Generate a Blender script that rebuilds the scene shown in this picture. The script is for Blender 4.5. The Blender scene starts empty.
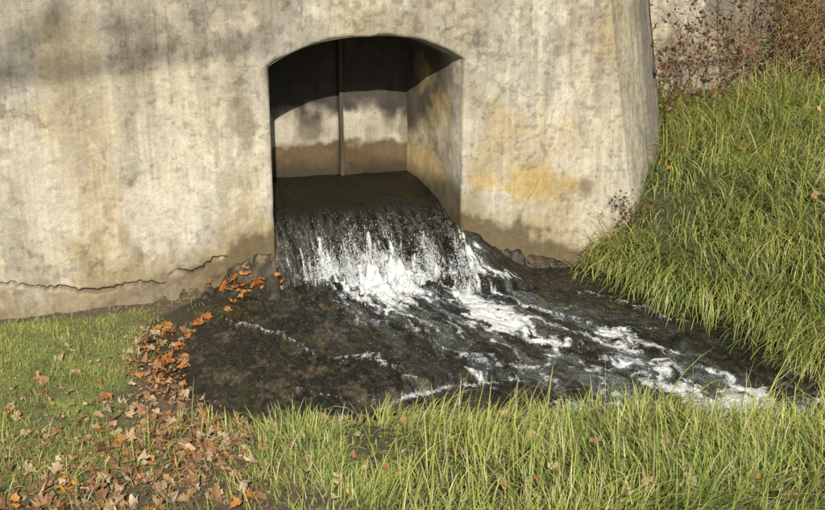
import bpy, math, numpy as np
from mathutils import Vector
rng=np.random.default_rng(7)
TAB=rng.random((64,64,64)).astype(np.float32)
def vn(x,y,z=0.0):
    x=np.asarray(x,float); y=np.asarray(y,float); z=np.asarray(z,float)+np.zeros_like(x)
    xi=np.floor(x).astype(int); yi=np.floor(y).astype(int); zi=np.floor(z).astype(int)
    fx=x-xi; fy=y-yi; fz=z-zi
    fx=fx*fx*(3-2*fx); fy=fy*fy*(3-2*fy); fz=fz*fz*(3-2*fz)
    r=0
    for a in (0,1):
        wx=fx if a else 1-fx
        for b in (0,1):
            wy=fy if b else 1-fy
            for c in (0,1):
                wz=fz if c else 1-fz
                r=r+wx*wy*wz*TAB[(xi+a)&63,(yi+b)&63,(zi+c)&63]
    return r
def fbm(x,y,z=0.0,o=4):
    s=0;a=.5;t=0;f=1
    for i in range(o):
        s=s+a*vn(x*f+i*13.7,y*f+i*7.3,np.asarray(z)*f+i*3.1); t+=a; a*=.5; f*=2.03
    return s/t
def ridge(v,k=3.2): return np.clip(1-np.abs(2*v-1)*k,0,1)
def ss(a,b,x):
    t=np.clip((x-a)/(b-a),0,1); return t*t*(3-2*t)
def lerp(a,b,t): return a+(b-a)*t
def mixc(A,B,t):
    t=np.asarray(t)[...,None]; return A*(1-t)+np.asarray(B)*t

def mk(name,V,F,mat,col=None,attrs=None,smooth=True,parent=None):
    V=np.asarray(V,np.float32).reshape(-1,3); F=np.asarray(F,np.int32); k=F.shape[1]
    me=bpy.data.meshes.new(name)
    me.vertices.add(len(V)); me.vertices.foreach_set('co',V.ravel())
    me.loops.add(F.size); me.loops.foreach_set('vertex_index',F.ravel())
    me.polygons.add(len(F)); me.polygons.foreach_set('loop_start',np.arange(0,F.size,k,dtype=np.int32))
    me.update(calc_edges=True)
    me.polygons.foreach_set('use_smooth',np.full(len(F),smooth,dtype=bool))
    if col is not None:
        a=me.color_attributes.new('col','FLOAT_COLOR','POINT')
        c=np.ones((len(V),4),np.float32); c[:,:3]=np.clip(np.asarray(col).reshape(-1,3),0,1)
        a.data.foreach_set('color',c.ravel())
    for n,v in (attrs or {}).items():
        a=me.attributes.new(n,'FLOAT','POINT'); a.data.foreach_set('value',np.asarray(v,np.float32).ravel())
    me.materials.append(mat)
    ob=bpy.data.objects.new(name,me); bpy.context.scene.collection.objects.link(ob)
    if parent: ob.parent=parent
    return ob
def gridF(nr,nc,off=0,mask=None):
    i=np.arange(nr*nc).reshape(nr,nc)+off
    q=np.stack([i[:-1,:-1],i[:-1,1:],i[1:,1:],i[1:,:-1]],-1).reshape(-1,4)
    if mask is not None:
        m=(mask[:-1,:-1]&mask[:-1,1:]&mask[1:,1:]&mask[1:,:-1]).ravel(); q=q[m]
    return q

# ------------------------------------------------ materials
def newmat(name):
    m=bpy.data.materials.new(name); m.use_nodes=True
    nt=m.node_tree; b=nt.nodes['Principled BSDF']
    return m,nt,b
def N(nt,t,**k):
    n=nt.nodes.new(t)
    for a,v in k.items(): setattr(n,a,v)
    return n
def surfmat(name,rough=.9,layers=((30,.35),),bumps=((60,.004),(12,.01)),streak=0):
    m,nt,b=newmat(name); L=nt.links.new
    at=N(nt,'ShaderNodeAttribute',attribute_name='col')
    tc=N(nt,'ShaderNodeTexCoord'); cur=at.outputs['Color']
    mp=N(nt,'ShaderNodeMapping'); mp.inputs['Scale'].default_value=(1,1,.06); L(tc.outputs['Object'],mp.inputs[0])
    lay=[(s,a,tc.outputs['Object']) for s,a in layers]
    if streak: lay.append((42,streak,mp.outputs[0]))
    for s,a,src in lay:
        n1=N(nt,'ShaderNodeTexNoise'); n1.inputs['Scale'].default_value=s; n1.inputs['Detail'].default_value=7; n1.inputs['Roughness'].default_value=.75
        L(src,n1.inputs['Vector'])
        mr=N(nt,'ShaderNodeMapRange'); mr.inputs[1].default_value=.33; mr.inputs[2].default_value=.67; mr.inputs[3].default_value=1-a; mr.inputs[4].default_value=1+a
        L(n1.outputs[0],mr.inputs[0])
        mul=N(nt,'ShaderNodeVectorMath',operation='SCALE'); L(cur,mul.inputs[0]); L(mr.outputs[0],mul.inputs['Scale']); cur=mul.outputs[0]
    L(cur,b.inputs['Base Color'])
    b.inputs['Roughness'].default_value=rough
    prev=None
    for sc,d in bumps:
        nn=N(nt,'ShaderNodeTexNoise'); nn.inputs['Scale'].default_value=sc; nn.inputs['Detail'].default_value=5; nn.inputs['Roughness'].default_value=.65
        L(tc.outputs['Object'],nn.inputs['Vector'])
        bp=N(nt,'ShaderNodeBump'); bp.inputs['Distance'].default_value=d; bp.inputs['Strength'].default_value=.8
        L(nn.outputs[0],bp.inputs['Height'])
        if prev: L(prev.outputs[0],bp.inputs['Normal'])
        prev=bp
    L(prev.outputs[0],b.inputs['Normal'])
    return m,nt,b
M_conc,nt,b=surfmat('weathered_concrete',.92,((20,.15),(130,.24)),((160,.004),(45,.003)),streak=.12)
M_soil,nt,b=surfmat('soil_and_rock',.85,((45,.5),),((70,.008),(18,.02)))
at=N(nt,'ShaderNodeAttribute',attribute_name='wet'); mr=N(nt,'ShaderNodeMapRange'); mr.inputs[3].default_value=.9; mr.inputs[4].default_value=.28
nt.links.new(at.outputs['Fac'],mr.inputs[0]); nt.links.new(mr.outputs[0],b.inputs['Roughness'])
def leafmat(name,rough=.5,tr=.35):
    m,nt,b=newmat(name); L=nt.links.new
    at=N(nt,'ShaderNodeAttribute',attribute_name='col')
    L(at.outputs['Color'],b.inputs['Base Color']); b.inputs['Roughness'].default_value=rough
    b.inputs['Specular IOR Level'].default_value=.4
    t=N(nt,'ShaderNodeBsdfTranslucent'); L(at.outputs['Color'],t.inputs['Color'])
    mx=N(nt,'ShaderNodeMixShader'); mx.inputs[0].default_value=tr
    L(b.outputs[0],mx.inputs[1]); L(t.outputs[0],mx.inputs[2]); L(mx.outputs[0],nt.nodes['Material Output'].inputs['Surface'])
    return m
M_grass=leafmat('grass_blades',.4,.27); M_leaf=leafmat('dry_leaf',.7,.25)
# water: dark, glossy, whitened by entrained air and painted glints; noise runs along the flow
M_water,nt,b=newmat('flowing_water'); L=nt.links.new
A=lambda n:N(nt,'ShaderNodeAttribute',attribute_name=n)
tc=N(nt,'ShaderNodeTexCoord'); fo=A('foam'); at=A('col'); fu=A('fu'); fv=A('fv'); tu=A('turb')
cb=N(nt,'ShaderNodeCombineXYZ'); L(fu.outputs['Fac'],cb.inputs[0]); L(fv.outputs['Fac'],cb.inputs[1])
def noise(src,scale,det=5,ro=.7):
    n=N(nt,'ShaderNodeTexNoise'); n.inputs['Scale'].default_value=scale; n.inputs['Detail'].default_value=det; n.inputs['Roughness'].default_value=ro
    L(src,n.inputs['Vector']); return n.outputs[0]
def mrange(src,a,b_,c,d):
    m=N(nt,'ShaderNodeMapRange'); 
    for i,v in enumerate((a,b_,c,d)): m.inputs[i+1].default_value=v
    L(src,m.inputs[0]); return m.outputs[0]
def math_(op,a,b_,c=None):
    m=N(nt,'ShaderNodeMath',operation=op)
    for i,v in enumerate((a,b_,c)):
        if v is None: continue
        if hasattr(v,'links'): L(v,m.inputs[i])
        else: m.inputs[i].default_value=v
    return m.outputs[0]
nf=noise(cb.outputs[0],1.0,6,.72)
niso=noise(tc.outputs['Object'],95,4,.7)
lo=mrange(nf,.38,.66,.2,2.0)
lo=math_('MULTIPLY',lo,mrange(niso,.38,.62,.5,1.5))
calm=math_('MULTIPLY_ADD',math_('SUBTRACT',lo,1.0),tu.outputs['Fac'],1.0)
sc=N(nt,'ShaderNodeVectorMath',operation='SCALE'); L(at.outputs['Color'],sc.inputs[0]); L(calm,sc.inputs['Scale'])
mixn=math_('ADD',math_('MULTIPLY',nf,.6),math_('MULTIPLY',niso,.4))
cr=math_('MULTIPLY_ADD',mixn,5.4,-2.7)
fm=math_('MULTIPLY',mrange(math_('MULTIPLY_ADD',fo.outputs['Fac'],1.3,cr),.32,1.15,0,1),mrange(fo.outputs['Fac'],.03,.3,0,1))
glint=math_('MULTIPLY',mrange(niso,.61,.68,0,.9),math_('MULTIPLY',mrange(tu.outputs['Fac'],.5,1,0,1),mrange(nf,.43,.57,0,1)))  # white specks painted in place of wall and sky glints
fm=math_('MAXIMUM',fm,glint)
mx=N(nt,'ShaderNodeMix',data_type='RGBA'); L(fm,mx.inputs[0]); L(sc.outputs[0],mx.inputs[6]); mx.inputs[7].default_value=(.80,.82,.83,1)
L(mx.outputs[2],b.inputs['Base Color'])
L(mrange(fm,0,1,.05,.45),b.inputs['Roughness'])
b.inputs['IOR'].default_value=1.42
prev=None
for src,s_,d_ in ((cb.outputs[0],.6,.022),(tc.outputs['Object'],60,.009),(tc.outputs['Object'],150,.005)):
    bp=N(nt,'ShaderNodeBump'); bp.inputs['Distance'].default_value=d_
    L(mrange(tu.outputs['Fac'],0,1,.18,1),bp.inputs['Strength'])
    L(noise(src,s_,3,.6),bp.inputs['Height'])
    if prev: L(prev.outputs[0],bp.inputs['Normal'])
    prev=bp
L(prev.outputs[0],b.inputs['Normal'])
M_drop,nt,b=newmat('water_spray'); b.inputs['Base Color'].default_value=(.76,.79,.82,1); b.inputs['Roughness'].default_value=.12

# ------------------------------------------------ height fields
GY=.75
POLY=np.array([(-.61,.02),(-.64,-.12),(-.80,-.25),(-1.10,-.5),(-1.24,-.85),(-1.26,-1.25),(-1.0,-1.5),(-.3,-1.66),(.8,-1.86),(1.6,-2.1),(2.6,-2.7),(5,-5.0),(14,-15),(16,-14),(5.7,-4.3),(3.4,-2.5),(2.42,-1.42),(1.95,-.72),(1.55,-.1),(1.3,.05),(.62,.05),(.6,1.4),(-.6,1.4)])
def sdist(x,y):
    d=np.full(x.shape,1e9); ins=np.zeros(x.shape,bool); n=len(POLY)
    for i in range(n):
        ax,ay=POLY[i]; bx,by=POLY[(i+1)%n]
        ex,ey=bx-ax,by-ay; t=np.clip(((x-ax)*ex+(y-ay)*ey)/(ex*ex+ey*ey),0,1)
        d=np.minimum(d,np.hypot(x-ax-t*ex,y-ay-t*ey))
        c=((ay>y)!=(by>y))
        if by!=ay: ins^=c&(x<(bx-ax)*(y-ay)/(by-ay)+ax)
    sd=np.where(ins,-d,d)
    return sd+.17*(fbm(x*4.5,y*4.5,2.2,3)-.5)*ss(-.05,-.4,y)
def zpool(x,y):
    d=np.maximum(0,-.12-y)
    z=.03-.15*d-.07*np.clip(x,0,9)
    e=-(y+1.36-.12*np.sin(x*2.2+.6)+.03*(vn(x*7,x*0)-.5)*2)
    z=z-.055*ss(0,.05,e)*ss(.75,.2,x)
    return np.maximum(z,-.5)
def water0(x,y):
    zp=zpool(x,y)
    lip=.33+.12*(fbm(x*4,3.3+x*0,0,2)-.5)
    ln=.44+.26*ss(0,.7,x)
    s=np.clip((lip-y)/ln,0,1)
    e=s**1.3; top=.40+.085*ss(.20,GY,y)-.025*ss(.55,.25,y); fall=top-.345*e
    fall=np.where(s>=1,zp,np.maximum(fall,zp))
    g=np.where(x<0,1-ss(.56,.80,-x),1-ss(.55,1.15,x))
    return np.where(y<0,zp+(fall-zp)*g,fall),s
def terr(x,y,sd=None):
    if sd is None: sd=sdist(x,y)
    zp=zpool(x,y)
    s=(x-1.45)*.827+(y+.05)*.562
    n=fbm(x*1.3,y*1.3,1.5)-.5; n2=fbm(x*6,y*6,4.5)-.5
    sp=np.maximum(sd,0)
    tl=-.05+.2*np.clip(-y-3,0,4)+.05*n
    left=zp+(tl-zp)*(1-np.exp(-sp/.22))+.02*ss(0,.3,sp)
    sp2=np.maximum(np.where(s>0,s,0),0)
    right=np.maximum(zp,-.34)+.95*(1-np.exp(-sp2/.9))+.05*sp2+.16*n*ss(0,1,sp2)+.06*n2*ss(0,.3,sp2)
    T=np.where((s>0.0)&(x>1.2),right,left)
    w,_=water0(x,y)
    bed=w-.06-.12*ss(0,.5,-sd)
    T=np.where(sd<0,np.minimum(bed,T),T)
    rz=np.where(x<0,np.interp(x,[-1.7,-1.35,-1.1,-.85,-.62,-.5],[-.3,-.03,.05,.13,.22,.22]),np.interp(x,[.5,.62,1.0,1.5,1.9],[.26,.26,.08,-.10,-.3]))
    slope=np.where(x<0,.62,2.8)
    R=rz+np.minimum(y,0)*slope+.07*n2+.07*(fbm(x*15,y*15,2.)-.5)-.05*ridge(fbm(x*6,y*6,6.,2),6)
    R=np.where((np.abs(x)<.6)&(y>-.02),-1,R)
    R=R-np.where(np.abs(x)<.62,(.62-np.abs(x))*3.5,0)
    rock=R>T
    T=np.maximum(T,R)
    T=T+.012*n2*ss(-.02,.1,sd)
    hi=2.45+.0*x
    k=np.where(x<2.6,ss(1.75,1.8,y),ss(1.62,1.68,y)) 
    kk=np.where(x<3.75,k,ss(1.2,3.4,y))
    T=np.where(y>1.1,lerp(T,np.maximum(hi,T),kk),T)
    return T,rock,sd
def axis(lo,hi,step,far):
    c=np.arange(lo,hi,step); g=[];d=step
    v=hi
    while v<far: d*=1.25; v+=d; g.append(v)
    g2=[];d=step;v=lo
    while v>-far: d*=1.25; v-=d; g2.append(v)
    return np.array(g2[::-1]+list(c)+g)
ax_=axis(-3.2,4.8,.014,300); ay_=axis(-4.2,2.0,.014,300)
X,Y=np.meshgrid(ax_,ay_)
T,rock,sd=terr(X,Y)
n=fbm(X*3,Y*3,9.); nb=fbm(X*20,Y*20,2.,3)
soil=np.array([.13,.095,.06]); green=np.array([.18,.22,.06]); rockc=np.array([.25,.20,.125]); moss=np.array([.15,.105,.045]); dark=np.array([.030,.026,.018])
C=np.zeros(X.shape+(3,))+soil*(.7+.6*nb[...,None])
def lawnmask(x,y):
    n=fbm(x*3,y*3,9.)
    return ss(-1.35,-1.6,x+.7*(n-.5))*ss(-2.4,-1.8,y+.8*(n-.5))*(1-ss(-.22,-.12,y))
lawn=lawnmask(X,Y)
C=mixc(C,green,lawn*ss(.3,.55,nb+.15)*(.55+.45*ss(.4,.55,n)))
C=mixc(C,np.array([.05,.065,.02]),ss(1.5,1.7,X)*.9)
C=mixc(C,np.array([.08,.10,.035]),ss(-1.0,-.7,X)*ss(-1.6,-1.9,Y)*.7)
C=np.where(rock[...,None],mixc(mixc(mixc(np.zeros_like(C)+rockc,moss,ss(.35,.55,n)),dark,ss(.46,.64,nb)*.9),dark*1.6,ss(.0,-.12,Y)*ss(.3,.5,n)*.85),C)
wl,_=water0(X,Y)
wet=(1-ss(.015,.08,T-wl))*(sd<.3)
C=mixc(C,dark,wet*.85)
mk('ground',np.stack([X,Y,T],-1),gridF(*X.shape),M_soil,C,{'wet':wet})

# ------------------------------------------------ water
wx=np.arange(-1.45,5.6,.0075); wy=np.arange(-4.0,1.0,.0075)
WX,WY=np.meshgrid(wx,wy)
wsd=sdist(WX,WY)
W,S=water0(WX,WY)
mask=(wsd<.08)&~((WY>.0)&(np.abs(WX)>.62))
ang=np.arctan2(WX+.5,-(WY-.9)); rad=np.hypot(WX+.5,WY-.9)
wa=fbm(WX*4,WY*4,7.)-.5; wb=fbm(WX*11,WY*11,17.)-.5
st=fbm(ang*16+wa*1.6,rad*2.2+wa*1.5,3.,4)
st2=fbm(ang*30+wa*3+wb*.6,rad*4+wb*.6,43.,4)
r1=ridge(fbm(ang*15+wa*2.2+wb*.5+5,rad*3.6+wb*.8,11.,3),3.0)
r2=ridge(fbm(ang*34+wa*3+wb*1.5,rad*9+wb,21.,3),2.6)
r3=ridge(fbm(ang*70+wb*3,rad*22+wb*2,31.,2),2.2)
chop=fbm(WX*24,WY*24,5.,3)-.5
chop2=fbm(ang*26+wb*2,rad*9+wa*2,8.,3)-.5
chop3=fbm(WX*55,WY*55,15.,2)-.5
inpool=(S>=1)|(np.abs(WX)>.62)
pathx=np.interp(-WY,[0,.3,.8,1.3,1.7,2.2,4.6],[.10,.24,.60,1.05,1.55,2.1,4.4])
wid=np.interp(-WY,[0,.3,.8,1.3,1.7,2.2],[.5,.60,.70,.82,.9,.85])
dens0=np.exp(-np.abs((WX-pathx)/wid)**2.4)*np.interp(-WY,[-.1,.05,.3,.7,1.2,1.7,2.5],[1.0,1.0,.88,.66,.58,.58,.54])
dens=dens0*(.6+.75*ss(.3,.7,fbm(WX*3,WY*3,12.,2)))
shore=np.exp(-((wsd+.16)/.12)**2)*ss(.2,.7,WX)*ss(-1.2,-1.5,WY)*.74*ss(3.2,2.2,WX)
dens=np.maximum(dens,shore)
base=np.exp(-((WX-.08)/.50)**4-((WY+.05+.10*ss(0,.6,WX)+.16*(fbm(WX*7,WY*0,3.,2)-.5))/.19)**2)
dens=np.maximum(dens,base*1.08)
e=-(WY+1.36-.12*np.sin(WX*2.2+.6)+.03*(vn(WX*7,WX*0)-.5)*2)
lip2=np.exp(-((e-.06)/.02)**2)*ss(.75,.2,WX)*ss(.3,.55,vn(WX*5,WY*2,3.)+.2)
nz=.36*r1+.34*r2+.30*st2*1.3
foamP=ss(0,.62,nz-(.80-.80*dens))*ss(0,.2,dens)
f1=fbm(WX*30+wa*1.0,WY*3.2+chop2,1.,3); f2=fbm(WX*75+wb*1.5,WY*7,2.,3); f3=fbm(WX*14,WY*2,4.,2)
thread=.42*f1+.36*f2+.22*f3
fd=ss(.12,.6,S)*.48+.32*ss(.45,1,S)
fd=fd*(.50+.50*ss(-.58,-.2,WX))*(1-.35*ss(.35,.6,WX)*ss(.8,.3,S))
foamF=ss(0,.28,thread-(.68-.40*fd))*(.38+.50*ss(.1,.7,S))*ss(0.06,.24,S)
foamF=np.maximum(foamF,base*ss(.6,1,S)*.85)
foam=np.where(inpool,foamP,foamF)
foam=np.maximum(foam,lip2*.5)
leftdark=ss(.15,-.5,WX+.35*(WY+.6))
cph=(WX*.60+WY*.80)*17+wa*6
wave=np.maximum(0,np.sin(cph))**20
wsel=ss(.38,.58,vn(WX*1.8+WY,WY*1.8,6.)+.15*chop2)*inpool*ss(-.25,-.5,WY)*(wsd<-.05)*(e<0)
foam=np.maximum(foam,wave*wsel*.42*(.3+st2))
sill=(S<=0)
disp=np.where(inpool,.016*(st-.5)*(.6+dens)+.014*wave*(.3+wsel)+.034*chop2*(.25+1.3*dens0)+.016*chop*(.35+dens)+.007*chop3*(.4+dens), (.055*(f1-.5)+.035*(f2-.5)+.012*chop)*ss(0,.3,S)+.014*chop2+.006*chop+.012*(fbm(WX*7,WY*6,4.,3)-.5))
disp=disp+base*.085*np.clip(chop2*1.6+chop*1.1+.7*chop3,-.3,1)*1.7
WZ=W+disp*ss(.02,-.06,wsd+(WY>.0)*-1)
bedn=fbm(WX*9,WY*9,3.,4); bedf=fbm(WX*30,WY*30,3.,3)
WC=np.zeros(WX.shape+(3,))+np.array([.017,.016,.012])
WC=mixc(WC,np.array([.075,.060,.036]),ss(.48,.64,.55*bedn+.45*bedf)*inpool*(.25+.75*leftdark))
WC=mixc(WC,np.array([.035,.038,.015]),ss(.55,.7,fbm(WX*5,WY*5,33.))*inpool*.6)
WC=mixc(WC,np.array([.15,.17,.175]),inpool*np.clip(dens0*1.25,0,1)*ss(.42,.64,st2)*.85)  # blue-grey of aerated flow, with sky reflection painted into the colour
WC=mixc(WC,np.array([.11,.105,.085]),(~inpool)*ss(.05,.5,S)*.8*ss(.38,.6,thread))
WC=mixc(WC,np.array([.013,.012,.007]),sill*1.0)
turb=np.where(inpool,.75+.25*dens0,.35+.65*ss(0,.3,S))
mk('stream_water',np.stack([WX,WY,WZ],-1),gridF(*WX.shape,mask=mask),M_water,WC,{'foam':foam,'fu':ang*62+wa*3+wb*1.2,'fv':rad*16+wb*1.5,'turb':turb})
# spray
def drops(nd,tb,hz,smax,elmax,thr,tmin):
    px=rng.uniform(-.46,.56,nd); t=tmin+(1-tmin)*rng.beta(*tb,nd)
    px=px+.18*ss(.6,1,t)*(px>0.2)*rng.random(nd)
    py=.30-t*(.45+.22*ss(0,.6,px))+rng.normal(0,.03,nd)
    w0,_=water0(px,py); pz=w0+np.abs(rng.normal(0,hz,nd))*(.1+t**2*1.2)+.003
    k=fbm(px*14,t*2,4.,2)+rng.normal(0,.06,nd)>thr; px,py,pz=px[k],py[k],pz[k]
    n=len(px); return px,py,pz,.0010+smax*rng.random(n)**3,rng.uniform(1,elmax,n)
D1=drops(4500,(2.2,1.3),.02,.0015,9,.49,.3); D2=drops(5000,(4,1.2),.07,.0030,2,.42,.3)
px,py,pz,sz,el0=[np.concatenate(v) for v in zip(D1,D2)]
nd=len(px)
octv=np.array([(1,0,0),(-1,0,0),(0,1,0),(0,-1,0),(0,0,1.),(0,0,-1.)])
octf=np.array([(0,2,4),(2,1,4),(1,3,4),(3,0,4),(2,0,5),(1,2,5),(3,1,5),(0,3,5)])
el=np.ones((nd,3)); el[:,2]=el0
off=octv[None]*sz[:,None,None]*el[:,None,:]; off[...,1]+=.75*off[...,2]*(el0>2)[:,None]
V=np.stack([px,py,pz],-1)[:,None,:]+off
F=(octf[None]+6*np.arange(nd)[:,None,None]).reshape(-1,3)
mk('water_spray',V,F,M_drop)

# ------------------------------------------------ concrete structure
def wallcol(x,y,z,inner=0):
    n1=fbm(x*1.1,z*1.1,y*1.3+2,5); n2=fbm(x*3.5+9,z*2.2,y*4+5,6); n3=fbm(x*14,z*14,y*14,5); dr=fbm(x*7,z*.8,y*9+3,5); dr2=fbm(x*26,z*1.4,y*9+13,4)
    c=np.zeros(x.shape+(3,))+np.array([.52,.46,.35])
    c=mixc(c,np.array([.36,.315,.24]),ss(.43,.64,n1+.16*(n3-.5)))
    c=mixc(c,np.array([.62,.57,.46]),ss(.50,.64,n2+.12*(n3-.5))*.65)
    c=mixc(c,np.array([.27,.235,.18]),ss(.51,.68,dr+.12*(n3-.5))*.5)
    c=mixc(c,np.array([.26,.23,.17]),ss(.55,.68,dr2)*.40)
    c=mixc(c,np.array([.43,.32,.155]),ss(.53,.70,fbm(x*2.4+4,z*1.4+1,y+8,6))*.5)
    c=mixc(c,np.array([.64,.60,.51]),ss(.575,.60,n2+.45*(n3-.5))*.28)
    n4=fbm(x*30+3,z*30,y*30,4)
    c=c*(1-.28*ss(.62,.67,n4+.25*(n1-.5))[...,None])
    c=c*(1-.13*ss(.56,.60,n3+.3*(n2-.5))[...,None])
    cz_=ridge(fbm(x*1.9+7,z*1.9,y+3,5),70)*ss(.45,.55,fbm(x*1.3,z*1.3,9.,2))
    c=c*(1-.38*cz_[...,None])
    c=mixc(c,np.array([.23,.22,.20]),ss(1.1,1.8,z+1.1*(n2-.5)+.2*(n3-.5))*ss(-.3,-1.1,x)*.35)  # soft tree shade painted as grey on the upper left wall
    def blob(cx,cz,rx,rz,col,a):
        nonlocal c
        d=np.sqrt(((x-cx)/rx)**2+((z-cz)/rz)**2)+3.0*(n2-.5)+1.6*(n3-.5)
        c=mixc(c,np.array(col),(1-ss(.3,1.3,d))*a)
    blob(-.74,.93,.09,.34,(.18,.15,.085),.6)
    blob(1.0,.54,.48,.11,(.48,.34,.12),.65)
    blob(1.25,.50,.22,.08,(.42,.29,.10),.55)
    blob(.95,.32,.3,.08,(.54,.51,.45),.6)
    blob(-1.1,.5,.4,.3,(.62,.57,.48),.55)
    blob(-1.95,.75,.25,.4,(.60,.55,.46),.5)
    blob(1.45,.47,.08,.1,(.18,.15,.09),.7)
    blob(-1.7,1.2,.15,.4,(.24,.22,.18),.4)
    blob(1.2,1.3,.07,.5,(.22,.195,.15),.5)
    blob(-.95,.35,.12,.2,(.26,.22,.14),.5)
    edge=np.where(x<-.5,np.interp(x,[-6,-1.5,-1.1,-.6],[-.1,-.02,.08,.34]),np.interp(x,[.5,.62,1.5],[.38,.38,.04]))
    q=z-edge+.30*(n2-.5)+.2*(n3-.5)
    c=mixc(c,np.array([.33,.26,.14]),(1-ss(.05,.24,q))*.6)
    c=mixc(c,np.array([.12,.088,.042]),(1-ss(.0,.08,q))*.88)
    c=mixc(c,np.array([.20,.165,.115]),(1-ss(-.1,.22,z+.3*(n2-.5)+.15*(n3-.5)))*ss(-1,-1.3,x)*.6)
    return c
CRX=[-6,-2.6,-2.21,-1.9,-1.72,-1.6,-1.45,-1.274,-1.25,-1.2,-1.06,-.98]; CRZ=[.3,.22,.17,.10,.055,.06,.085,.075,.12,.13,.145,.19]
def crackz(x): return np.interp(x,CRX,CRZ)+.03*(vn(x*14,x*0+2.2)-.5)+.022*(vn(x*45,x*0+5.2)-.5)
SPR=1.345
def arch(x): return SPR+.155*(1-(np.abs(x)/.6)**2.5)+.008*(fbm(x*9,x*0+3,0,3)-.5)
def front(x,z,dist):
    r=.014+.03*vn(x*9,z*9,3.)**2
    y=.06*(fbm(x*1.1,z*1.1,5.,3)-.5)+.012*(fbm(x*7,z*7,1.,4)-.5)-.003*ss(.6,.7,fbm(x*22,z*22,4.,2))
    d=np.clip(dist,0,None)
    y=y*ss(0,.15,d)+np.where(d<r,r-np.sqrt(np.maximum(0,r*r-(r-d)**2)),0)
    m=(x<-.9)*1.0
    cz=crackz(x); dz=cz-z
    y=y-m*ss(-.9,-1.15,x)*(.025*ss(-.004,.015,dz)+.12*ss(.03,.3,dz))-m*(.09*(fbm(x*5,z*5,8.,5)-.5)+.04*(fbm(x*18,z*18,8.,3)-.5))*ss(0,.1,dz)
    gw=.002+.009*vn(x*8,x*0+7.7)**1.5
    y=y+m*.045*np.exp(-(dz/gw)**2)
    for (x0,z0,x1,z1) in [(1.13,.56,1.0,.28),(-2.1,2.0,-2.06,.9),(1.3,1.7,1.36,.9),(-1.35,.62,-1.2,.16)]:
        t=np.clip((z-z0)/(z1-z0),0,1); xl=x0+(x1-x0)*t+.03*(vn(z*12,z*0+x0)-.5)
        y=y+.012*np.exp(-((x-xl)/.004)**2)*((z<z0)&(z>z1))
    return y
def xc(z): return 1.565+(1.67-z)*.17
parent=bpy.data.objects.new('concrete_culvert',None); bpy.context.scene.collection.objects.link(parent)
TOP=2.5
def addwall(name,x,z,dist):
    y=front(x,z,dist); c=wallcol(x,y*0,z)
    cz=crackz(x); g=np.exp(-((cz-z)/(.003+.007*vn(x*8,x*0+7.7)))**2)*(x<-.98)
    c=mixc(c,np.array([.06,.05,.04]),g*.6)
    c=mixc(c,np.array([.24,.19,.13]),ss(0,.06,cz-z)*(x<-.95)*.6*ss(.35,.6,fbm(x*8,z*8,3.)))
    mk(name,np.stack([x,y,z],-1),gridF(*x.shape),M_conc,c,parent=parent)
    return y
zs=np.arange(-.6,TOP+.001,.007)
xs=np.concatenate([np.arange(-7,-2.8,.05),np.arange(-2.8,-.6,.007),[-.6]])
x,z=np.meshgrid(xs,zs); dist=np.where(z<SPR,-.6-x,np.hypot(-.6-x,z-SPR)); addwall('front_wall_left',x,z,dist)
xs=.6*np.sin(np.linspace(-np.pi/2,np.pi/2,190)); tt=np.linspace(0,1,140)
x,t=np.meshgrid(xs,tt); a=arch(x); z=a+(TOP-a)*t; addwall('front_wall_above_arch',x,z,z-a)
s_=np.linspace(0,1,165); s2,z=np.meshgrid(s_,zs); x=.6+(xc(z)-.6)*s2; dist=np.where(z<SPR,x-.6,np.hypot(x-.6,z-SPR)); yr=addwall('front_wall_right',x,z,dist)
s2,z=np.meshgrid(np.linspace(0,1,70),zs); nn=.04*(fbm(s2*4,z*2,3.)-.5)*ss(0,.1,s2)
gv=.035*np.exp(-((s2-.55-.02*np.sin(z*5))/.025)**2)+.06*(s2>.78)
x=xc(z)+.62*s2-.7*(nn+gv); y=yr[:,-1:]*(1-s2)+.6*s2+.7*(nn+gv)
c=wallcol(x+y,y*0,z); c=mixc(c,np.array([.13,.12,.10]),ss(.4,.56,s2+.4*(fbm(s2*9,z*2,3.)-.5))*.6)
mk('side_face',np.stack([x,y,z],-1),gridF(*x.shape),M_conc,c,parent=parent)
s2,z=np.meshgrid(np.linspace(0,1,10),zs); x=xc(z)+.585+0*s2; y=.6+.03+1.2*s2
mk('return_face',np.stack([x,y,z],-1),gridF(*x.shape),M_conc,wallcol(y,y*0,z),parent=parent)
V=[(-7,0,TOP),(xc(TOP),0,TOP),(xc(TOP)+.6,.6,TOP),(xc(TOP)+.6,1.8,TOP),(-7,1.8,TOP)]
mk('top_slab',V,[[0,1,2,3,4]],M_conc,np.tile([.3,.28,.24],(5,1)),smooth=False,parent=parent)
pz=np.linspace(-.4,SPR,110); ax2=.6*np.sin(np.linspace(-np.pi/2,np.pi/2,110))[1:-1]
prof=np.concatenate([np.stack([-.6+0*pz,pz],1),np.stack([ax2,arch(ax2)],1),np.stack([.6+0*pz,pz[::-1]],1)])
ys=np.concatenate([[.012],np.linspace(.03,GY+.1,80)])
PX,YY=np.meshgrid(prof[:,0],ys); PZ,_=np.meshgrid(prof[:,1],ys)
nn=.03*(fbm(YY*5+PX,PZ*5,2.)-.5)*ss(.0,.15,YY)
x=PX*(1-np.where(PX>0,.355,.09)*YY)+nn; z=PZ+nn*(PZ>1.3)
c=wallcol(x*1+YY*.7,YY,z)*1.15
c=mixc(c,np.array([.05,.04,.032]),ss(1.0,1.22,PZ+.5*YY+.15*(fbm(YY*6,PZ*6,3.)-.5))*ss(.08,.3,YY)*.92)  # shade under the soffit painted into the lining colour, deeper inward
ed=1-ss(.0,.16,z-.46+.1*(fbm(YY*6,z*6,3.)-.5)); c=mixc(c,np.array([.11,.085,.045]),ed*.85)
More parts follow.
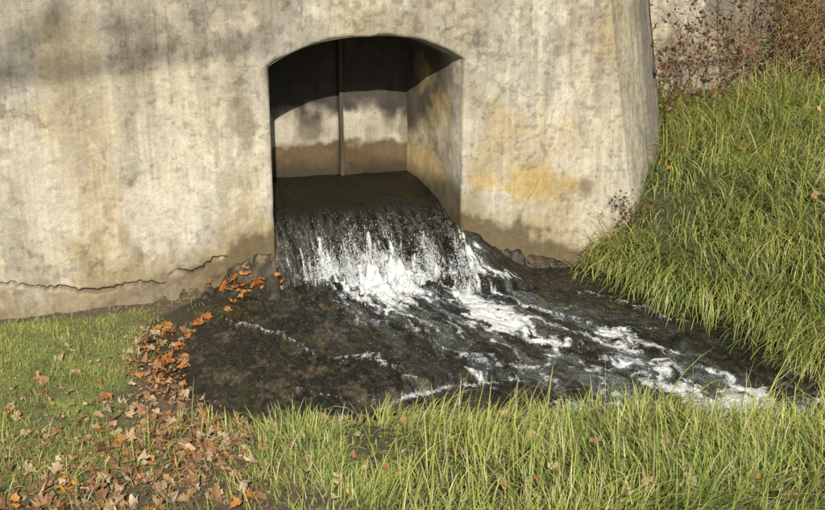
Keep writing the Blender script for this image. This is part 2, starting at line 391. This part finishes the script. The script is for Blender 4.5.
c=mixc(c,np.array([.48,.36,.15]),(x>.3)*ss(.5,.66,fbm(YY*4,z*4,6.))*ss(.75,1.05,z)*(1-ss(.4,.7,YY))*.7)
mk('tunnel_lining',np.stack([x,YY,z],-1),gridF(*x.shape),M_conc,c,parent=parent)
def slab(name,x0,x1,y,seed,dk=1.0):
    x,z=np.meshgrid(np.linspace(x0,x1,90),np.linspace(.1,1.55,220))
    yy=y+.014*(fbm(x*6,z*6,seed)-.5)+.015*(np.exp(-((x-x0)/.012)**2)+np.exp(-((x-x1)/.012)**2))
    n2=fbm(x*5,z*5,seed+1,4); n3=fbm(x*18,z*18,seed+1,4); dr=fbm(x*16,z*1.2,seed,4)
    c=np.zeros(x.shape+(3,))+np.array([.46,.41,.33])*dk
    c=mixc(c,np.array([.23,.20,.15]),ss(.44,.60,n2*.5+dr*.35+n3*.15))
    c=mixc(c,np.array([.035,.03,.024]),ss(.84,.96,z+.2*(n2-.5)+.1*(n3-.5))*.93)  # arch shadow on the upper slab painted into its colour
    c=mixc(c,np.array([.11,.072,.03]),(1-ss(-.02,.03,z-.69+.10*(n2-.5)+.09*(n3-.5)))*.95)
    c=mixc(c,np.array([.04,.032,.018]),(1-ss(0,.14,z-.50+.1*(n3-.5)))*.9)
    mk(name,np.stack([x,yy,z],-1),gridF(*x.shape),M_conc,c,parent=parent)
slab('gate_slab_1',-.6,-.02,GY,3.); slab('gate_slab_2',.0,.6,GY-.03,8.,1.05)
V=[];
for zz in (.1,1.55):
    V+=[(-.022,GY-.035,zz),(.002,GY-.035,zz),(.002,GY+.04,zz),(-.022,GY+.04,zz)]
mk('gate_post',V,[[0,1,5,4],[1,2,6,5],[2,3,7,6],[3,0,4,7]],M_conc,np.tile([.08,.065,.045],(8,1)),smooth=False,parent=parent)

rp=bpy.data.objects.new('retaining_wall',None); bpy.context.scene.collection.objects.link(rp)
x,z=np.meshgrid(np.arange(1.9,3.78,.012),np.arange(-.2,TOP,.012))
led=1.0+.03*(vn(x*5,x*0)-.5)
y=1.5-.09*ss(.0,.03,led-z)+.03*(fbm(x*2,z*2,4.)-.5)+.04*np.exp(-((x-3.35)/.015)**2)+.05*(x>3.35)+.02*(fbm(x*9,z*9,4.)-.5)
c=wallcol(x+3,y*0,z+.3)*.92; c=mixc(c,np.array([.13,.12,.09]),ss(.46,.64,fbm(x*5,z*2,2.))*.7)
c=mixc(c,np.array([.10,.09,.07]),np.exp(-((led-z-.0)/.03)**2)*.6)
mk('wall_face',np.stack([x,y,z],-1),gridF(*x.shape),M_conc,c,parent=rp)
V=[(3.765,1.45,-.2),(3.765,2.2,-.2),(3.765,2.2,TOP),(3.765,1.45,TOP)]
mk('wall_end',V,[[0,1,2,3]],M_conc,np.tile([.25,.23,.18],(4,1)),smooth=False,parent=rp)

# ------------------------------------------------ grass
def blades(name,x,y,z,L_,bend,az,w,col,lev=6,curl=1.0):
    n=len(x); t=np.linspace(0,1,lev)[None,:]
    b=bend[:,None]; Ln=L_[:,None]
    th=b*(.25+curl*t*1.6)
    dt=1/(lev-1)
    hx=np.cumsum(np.sin(th)*dt,1)-np.sin(th[:,:1])*dt; hz=np.cumsum(np.cos(th)*dt,1)-np.cos(th[:,:1])*dt
    cx=x[:,None]+np.cos(az)[:,None]*hx*Ln; cy=y[:,None]+np.sin(az)[:,None]*hx*Ln; cz=z[:,None]+hz*Ln-.01
    tw=az+np.pi/2+rng.normal(0,.5,n)
    ww=w[:,None]*(1-t**2.2)*.5+.0002
    ox=np.cos(tw)[:,None]*ww; oy=np.sin(tw)[:,None]*ww
    A=np.stack([cx-ox,cy-oy,cz],-1); B=np.stack([cx+ox,cy+oy,cz+.15*ww],-1)
    V=np.stack([A,B],2)
    idx=np.arange(n*lev*2).reshape(n,lev,2)
    F=np.stack([idx[:,:-1,0],idx[:,:-1,1],idx[:,1:,1],idx[:,1:,0]],-1).reshape(-1,4)
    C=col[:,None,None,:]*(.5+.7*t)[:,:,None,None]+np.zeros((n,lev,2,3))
    return mk(name,V,F,M_grass,C)
def gcol(n,x,y,straw=.08,seed=0.):
    g=np.array([.46,.53,.12]); g2=np.array([.21,.33,.06]); yl=np.array([.70,.68,.22]); st=np.array([.76,.64,.37])
    k=fbm(x*2.5,y*2.5,seed+3.)
    c=mixc(np.zeros((n,3))+g,g2,np.clip(ss(.42,.67,k)+rng.normal(0,.35,n),0,1)); c=mixc(c,yl,np.clip(rng.random(n)*1.5-.5,0,1)); 
    c=np.where((rng.random(n)<straw)[:,None],st*(.5+.6*rng.random((n,1))),c)
    return c
def scatter(n,x0,x1,y0,y1,dfun):
    x=rng.uniform(x0,x1,n); y=rng.uniform(y0,y1,n); k=rng.random(n)<dfun(x,y)
    x=x[k];y=y[k]; T_,_,s=terr(x,y); return x,y,T_,s
x,y,z,s=scatter(120000,-3,4,-4.6,-1.5,lambda x,y: ss(-1.35,-.75,x+.7*(fbm(x*2,y*2,1.)-.5)-.55*ss(-2.2,-3.2,y)*1)*(.18+.82*ss(.38,.58,fbm(x*4,y*4,5.)))+.14*ss(-1.3,-2.0,y))
k=(s>.03)&((x-1.45)*.827+(y+.05)*.562<.2); x,y,z,s=x[k],y[k],z[k],s[k]; n=len(x)
cl=fbm(x*5,y*5,6.,3)
Ln=rng.uniform(.06,.19,n)*(.25+1.5*cl)*(.7+.3*ss(.0,.3,s))*(1+.9*(rng.random(n)<.05))*(.65+.55*ss(-1.3,.5,x))
Ln=np.maximum(Ln,.035)
azm=6*(fbm(x*1.8,y*1.8,7.,2)-.5)+.3+rng.normal(0,.9,n)
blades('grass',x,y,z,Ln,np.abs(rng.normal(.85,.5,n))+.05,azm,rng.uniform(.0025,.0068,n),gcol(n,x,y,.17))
def dR(x,y):
    s=(x-1.45)*.827+(y+.05)*.562
    return (s>-.05)*(1-ss(1.15,1.45,y)*(x<3.8))*(.8+1.0*(s<.25))/1.0
x,y,z,s=scatter(175000,1.3,5.6,-4,2.4,dR)
s3=(x-1.45)*.827+(y+.05)*.562
inwall=(y>-.02)&(x<xc(z)+.03+np.clip(y,0,.6)*1.04)|(y>1.38)&(x<3.8)
k=(s>-.03)&~inwall&((rng.random(len(x))<.25+.75*ss(.38,.55,fbm(x*5,y*5,31.,3)))|(s3<.2)); x,y,z,s,s3=x[k],y[k],z[k],s[k],s3[k]; n=len(x)
cl=fbm(x*4,y*4,2.,3)
Ln=rng.uniform(.11,.34,n)*(.3+1.6*cl)*(1+.45*ss(.4,0,s3))
azm=np.where(s3<.25,-2.5+rng.normal(0,.7,n),-2.2+6*(fbm(x*2.4,y*2.4,7.,2)-.5)+rng.normal(0,.8,n))
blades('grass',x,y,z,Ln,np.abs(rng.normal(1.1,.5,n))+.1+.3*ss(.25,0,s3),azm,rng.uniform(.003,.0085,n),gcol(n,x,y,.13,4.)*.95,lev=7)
x,y,z,s=scatter(160000,-3.2,-1.0,-3.4,-.08,lambda x,y: lawnmask(x,y)*ss(.32,.52,fbm(x*7,y*7,3.))+.08)
k=s>.06; x,y,z=x[k],y[k],z[k]; n=len(x)
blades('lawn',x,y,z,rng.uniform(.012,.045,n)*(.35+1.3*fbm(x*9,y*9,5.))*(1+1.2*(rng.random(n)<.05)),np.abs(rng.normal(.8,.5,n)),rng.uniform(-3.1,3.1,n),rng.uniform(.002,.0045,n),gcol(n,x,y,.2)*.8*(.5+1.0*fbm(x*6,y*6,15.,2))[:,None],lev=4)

# ------------------------------------------------ fallen leaves
def leaves(name,x,y,z,size,tilt,cols,curl=None):
    n=len(x)
    an=np.deg2rad([-90,-60,-35,-8,15,38,62,78,90,102,118,142,165,188,215,240])
    rd=np.array([.35,.70,.68,.95,.74,.98,.74,.82,1.12,.82,.74,.98,.74,.95,.68,.70])
    m=len(an)
    rr=rd[None,:]*rng.uniform(.7,1.15,(n,m))
    lx=np.cos(an)[None]*rr; ly=np.sin(an)[None]*rr*rng.uniform(.6,1.1,(n,1))
    if curl is None: curl=rng.normal(.35,.5,n)
    lz=curl[:,None]*rr**2*(.6+.7*np.sin(an*2+rng.uniform(0,6,(n,1))))+rng.normal(0,.08,(n,m))
    P=np.concatenate([np.stack([lx,ly,lz],-1),np.zeros((n,1,3))],1)*size[:,None,None]*.5
    yaw=rng.uniform(0,6.28,n); ta=rng.uniform(0,6.28,n); c,s=np.cos(yaw),np.sin(yaw)
    Q=P.copy(); Q[...,0]=c[:,None]*P[...,0]-s[:,None]*P[...,1]; Q[...,1]=s[:,None]*P[...,0]+c[:,None]*P[...,1]
    ux,uy=np.cos(ta)[:,None],np.sin(ta)[:,None]; ct,st_=np.cos(tilt)[:,None],np.sin(tilt)[:,None]
    dot=ux*Q[...,0]+uy*Q[...,1]
    R=np.empty_like(Q)
    R[...,0]=Q[...,0]*ct+uy*Q[...,2]*st_+ux*dot*(1-ct)
    R[...,1]=Q[...,1]*ct-ux*Q[...,2]*st_+uy*dot*(1-ct)
    R[...,2]=Q[...,2]*ct+(ux*Q[...,1]-uy*Q[...,0])*st_
    R+=np.stack([x,y,z],-1)[:,None,:]
    j=np.arange(m); tri=np.stack([j,(j+1)%m,np.full(m,m)],-1)
    F=(tri[None]+(m+1)*np.arange(n)[:,None,None]).reshape(-1,3)
    C=np.repeat(cols[:,None,:],m+1,1)*rng.uniform(.75,1.2,(n,m+1,1))*rng.uniform(.7,1.2,(n,1,1))
    C[:,-1]*=.8
    return R.reshape(-1,3),F,C.reshape(-1,3)
pal=np.array([[.56,.19,.04],[.46,.27,.13],[.37,.21,.11],[.60,.44,.27],[.64,.30,.08],[.24,.13,.07],[.55,.38,.22],[.39,.21,.10],[.67,.52,.35]])
dul=[1,2,3,5,6,7,8,1,6,2,3,7,4]
lx=[];ly=[];ls=[];lh=[];lc=[]
def cluster(n,cx,cy,sx,sy,h=.012,smin=.035,smax=.085,pi=dul,rot=0.):
    a=rng.normal(0,1,n)*sx; b=rng.normal(0,1,n)*sy
    lx.append(cx+a*math.cos(rot)-b*math.sin(rot)); ly.append(cy+a*math.sin(rot)+b*math.cos(rot))
    ls.append(rng.uniform(smin,smax,n)); lh.append(rng.uniform(.002,h+.02,n))
    lc.append(pal[rng.choice(pi,n)])
cluster(120,-1.36,-1.0,.12,.40); cluster(40,-1.34,-.8,.10,.3,pi=[0,4]); cluster(230,-1.8,-2.15,.45,.25); cluster(180,-1.4,-2.1,.3,.3); cluster(260,-2.15,-2.45,.35,.22)
cluster(80,-1.25,-1.75,.25,.15); cluster(45,-1.7,-1.4,.3,.35); cluster(16,-2.1,-1.0,.5,.6)
cluster(800,-1.7,-2.1,.55,.45,smin=.012,smax=.035); cluster(260,-1.35,-1.0,.15,.4,smin=.012,smax=.035)
cluster(90,-.98,-.16,.16,.06,pi=[0,4,4],smin=.045,smax=.085); cluster(90,-1.18,-.36,.13,.10,pi=[0,4,1],smin=.05); cluster(40,1.25,-.06,.14,.03,pi=[0,4],smin=.05)
cluster(22,-.6,-1.74,.35,.03,pi=[0,4,1])
x=np.concatenate(lx);y=np.concatenate(ly);T_,_,s=terr(x,y)
w_,_=water0(x,y); ok=(T_>w_-.005)&(y<-.01)
z=T_+np.concatenate(lh)
P1=leaves('a',x[ok],y[ok],z[ok],np.concatenate(ls)[ok],np.abs(rng.normal(0,.5,ok.sum())),np.concatenate(lc)[ok])
n=100; x=rng.uniform(-1.4,2.2,n); y=rng.uniform(-3.3,-1.9,n); T_,_,s=terr(x,y); z=T_+rng.uniform(.03,.10,n)
P2=leaves('b',x,y,z,rng.uniform(.035,.085,n),rng.uniform(.1,1.1,n),pal[rng.choice([8,1,3,6,4],n)])
n=60; x=rng.uniform(1.7,4,n); y=rng.uniform(-1.4,1.2,n); T_,_,s=terr(x,y); z=T_+rng.uniform(.08,.2,n); k=((x-1.45)*.827+(y+.05)*.562>.25)&~((x<xc(z)+.1+np.clip(y,0,.6)*1.04)&(y>0)); 
P3=leaves('c',x[k],y[k],z[k],rng.uniform(.04,.08,k.sum()),rng.uniform(.1,1.,k.sum()),pal[rng.choice([0,1,4,6,7],k.sum())])
V=np.concatenate([P1[0],P2[0],P3[0]]); F=np.concatenate([P1[1],P2[1]+len(P1[0]),P3[1]+len(P1[0])+len(P2[0])]); C=np.concatenate([P1[2],P2[2],P3[2]])
mk('fallen_leaves',V,F,M_leaf,C,smooth=False)

# ------------------------------------------------ twiggy plants
M_bark,nt,b=surfmat('bark',.9,((60,.3),),((80,.003),))
def tube(segs,rad,k=4):
    A=segs[:,0];B=segs[:,1]; d=B-A; d/=np.linalg.norm(d,axis=1,keepdims=True)+1e-9
    u=np.cross(d,np.array([.3,.5,.81])); u/=np.linalg.norm(u,axis=1,keepdims=True)+1e-9; v=np.cross(d,u)
    a=np.arange(k)*2*np.pi/k
    ring=np.cos(a)[None,:,None]*u[:,None]+np.sin(a)[None,:,None]*v[:,None]
    VA=A[:,None]+ring*rad[:,0,None,None]; VB=B[:,None]+ring*rad[:,1,None,None]
    V=np.concatenate([VA,VB],1); j=np.arange(k)
    q=np.stack([j,(j+1)%k,(j+1)%k+k,j+k],-1)
    F=(q[None]+2*k*np.arange(len(A))[:,None,None]).reshape(-1,4)
    return V.reshape(-1,3),F
def grow(p,d,L,r,depth,segs,rads,tips,nseg=5,wander=.25,up=.05,nb=3,ratio=.6):
    p=np.array(p,float); d=np.array(d,float)
    for i in range(nseg):
        d=d+rng.normal(0,wander,3)*.5+np.array([0,0,up]); d/=np.linalg.norm(d)
        q=p+d*L/nseg; r2=r*(1-.5/nseg)
        segs.append((p.copy(),q.copy())); rads.append((r,r2)); p=q; r=r2
        if depth>0 and i>=1:
            for _ in range(nb if i==nseg-1 else max(1,nb-1)):
                dd=d+rng.normal(0,.6,3); dd/=np.linalg.norm(dd)
                grow(p,dd,L*ratio*rng.uniform(.7,1.2),r*.6,depth-1,segs,rads,tips,max(3,nseg-1),wander,up,nb,ratio)
        if depth==0: tips.append(p.copy())
def plant(name,stems,barkcol,leafcols,lsz,keep=1.0):
    segs=[];rads=[];tips=[]
    for st in stems: grow(*st[0],segs,rads,tips,**st[1])
    V,F=tube(np.array(segs),np.array(rads))
    pr=bpy.data.objects.new(name,None); bpy.context.scene.collection.objects.link(pr)
    mk('branches',V,F,M_bark,np.tile(barkcol,(len(V),1)),parent=pr)
    tips=np.array(tips); tips=tips[rng.random(len(tips))<keep]
    tips=tips+rng.normal(0,lsz*.6,tips.shape); n=len(tips)
    v,f,c=leaves('l',tips[:,0],tips[:,1],tips[:,2],rng.uniform(.6,1.3,n)*lsz,rng.uniform(0,1.5,n),np.array(leafcols)[rng.integers(0,len(leafcols),n)])
    mk('foliage',v,f,M_leaf,c,smooth=False,parent=pr); return n
red=[[.20,.07,.04],[.26,.12,.06],[.15,.07,.04],[.36,.24,.12]]
def shrub(cx,cy,n,h,spread,col,lc,lsz,keep,r=.004):
    st=[]
    for i in range(n):
        x=cx+rng.normal(0,spread); y=cy+rng.normal(0,spread*.35); zz=float(terr(np.array([x]),np.array([y]))[0][0])
        if zz>1.5: zz=.9
        st.append(((( x,y,zz),(rng.normal(0,.5),rng.normal(-.15,.25),1),h*rng.uniform(.5,1.2),r,1),dict(nseg=5,wander=.4,up=.0,nb=2,ratio=.45)))
    plant('dry_shrub',st,col,lc,lsz,keep)
shrub(2.75,1.15,14,.70,.3,[.15,.09,.055],red,.045,.7)
shrub(4.1,1.45,95,1.25,.34,[.30,.19,.10],red+[[.4,.27,.12]],.04,.7,.005)
shrub(2.35,.75,13,.55,.14,[.14,.09,.055],red,.045,.8)
shrub(3.4,1.2,18,.65,.28,[.34,.25,.13],[[.35,.25,.1],[.25,.16,.06],[.2,.2,.07],[.26,.12,.06]],.045,.8)
shrub(1.80,-.10,8,.25,.06,[.13,.10,.05],[[.16,.06,.03],[.10,.12,.04]],.03,.6,.003)

EL,AZ=math.radians(32),math.radians(11)
L0=Vector((-math.sin(AZ)*math.cos(EL),-math.cos(AZ)*math.cos(EL),math.sin(EL)))
kw=dict(nseg=7,wander=.16,up=.0,nb=2,ratio=.34)
st=[(((-9.2,-14.4,.6),(.06,0,1),10.5,.24,0),dict(nseg=6,wander=.05,up=.1,nb=2,ratio=.3)),
    (((-8.6,-14.4,8.4),(.80,0.02,.60),5.2,.055,2),kw),
    (((-8.7,-14.3,9.8),(.88,-.05,.40),5.4,.05,2),kw),
    (((-8.7,-14.3,9.9),(.70,.1,.72),5.0,.06,2),kw),
    (((-9.0,-14.4,7.0),(-.7,.3,.6),4,.09,2),kw)]
nl=plant('autumn_tree',st,[.12,.10,.08],[[.25,.18,.05],[.3,.14,.05],[.16,.15,.04]],.15,.28)

# ------------------------------------------------ light, camera
w=bpy.data.worlds.new('World'); bpy.context.scene.world=w; w.use_nodes=True
bg=w.node_tree.nodes['Background']; sky=w.node_tree.nodes.new('ShaderNodeTexSky'); sky.sky_type='NISHITA'; sky.sun_disc=False
sky.sun_elevation=EL; sky.sun_rotation=math.radians(191)
w.node_tree.links.new(sky.outputs[0],bg.inputs[0]); bg.inputs[1].default_value=.065
sl=bpy.data.lights.new('sun','SUN'); sl.energy=5.0; sl.angle=math.radians(.5); sl.color=(1,.94,.81)
so=bpy.data.objects.new('sun',sl); so.rotation_euler=(-L0).to_track_quat('-Z','Y').to_euler(); bpy.context.scene.collection.objects.link(so)
cam=bpy.data.cameras.new('camera'); cam.lens=50; cam.sensor_width=36; cam.clip_end=2000
co=bpy.data.objects.new('camera',cam); co.location=(-1.64,-6.685,2.37)
a=math.radians(16);p=math.radians(18)
co.rotation_euler=Vector((math.sin(a)*math.cos(p),math.cos(a)*math.cos(p),-math.sin(p))).to_track_quat('-Z','Y').to_euler()
bpy.context.scene.collection.objects.link(co); bpy.context.scene.camera=co
bpy.context.scene.view_settings.view_transform='Standard'; bpy.context.scene.view_settings.look='None'
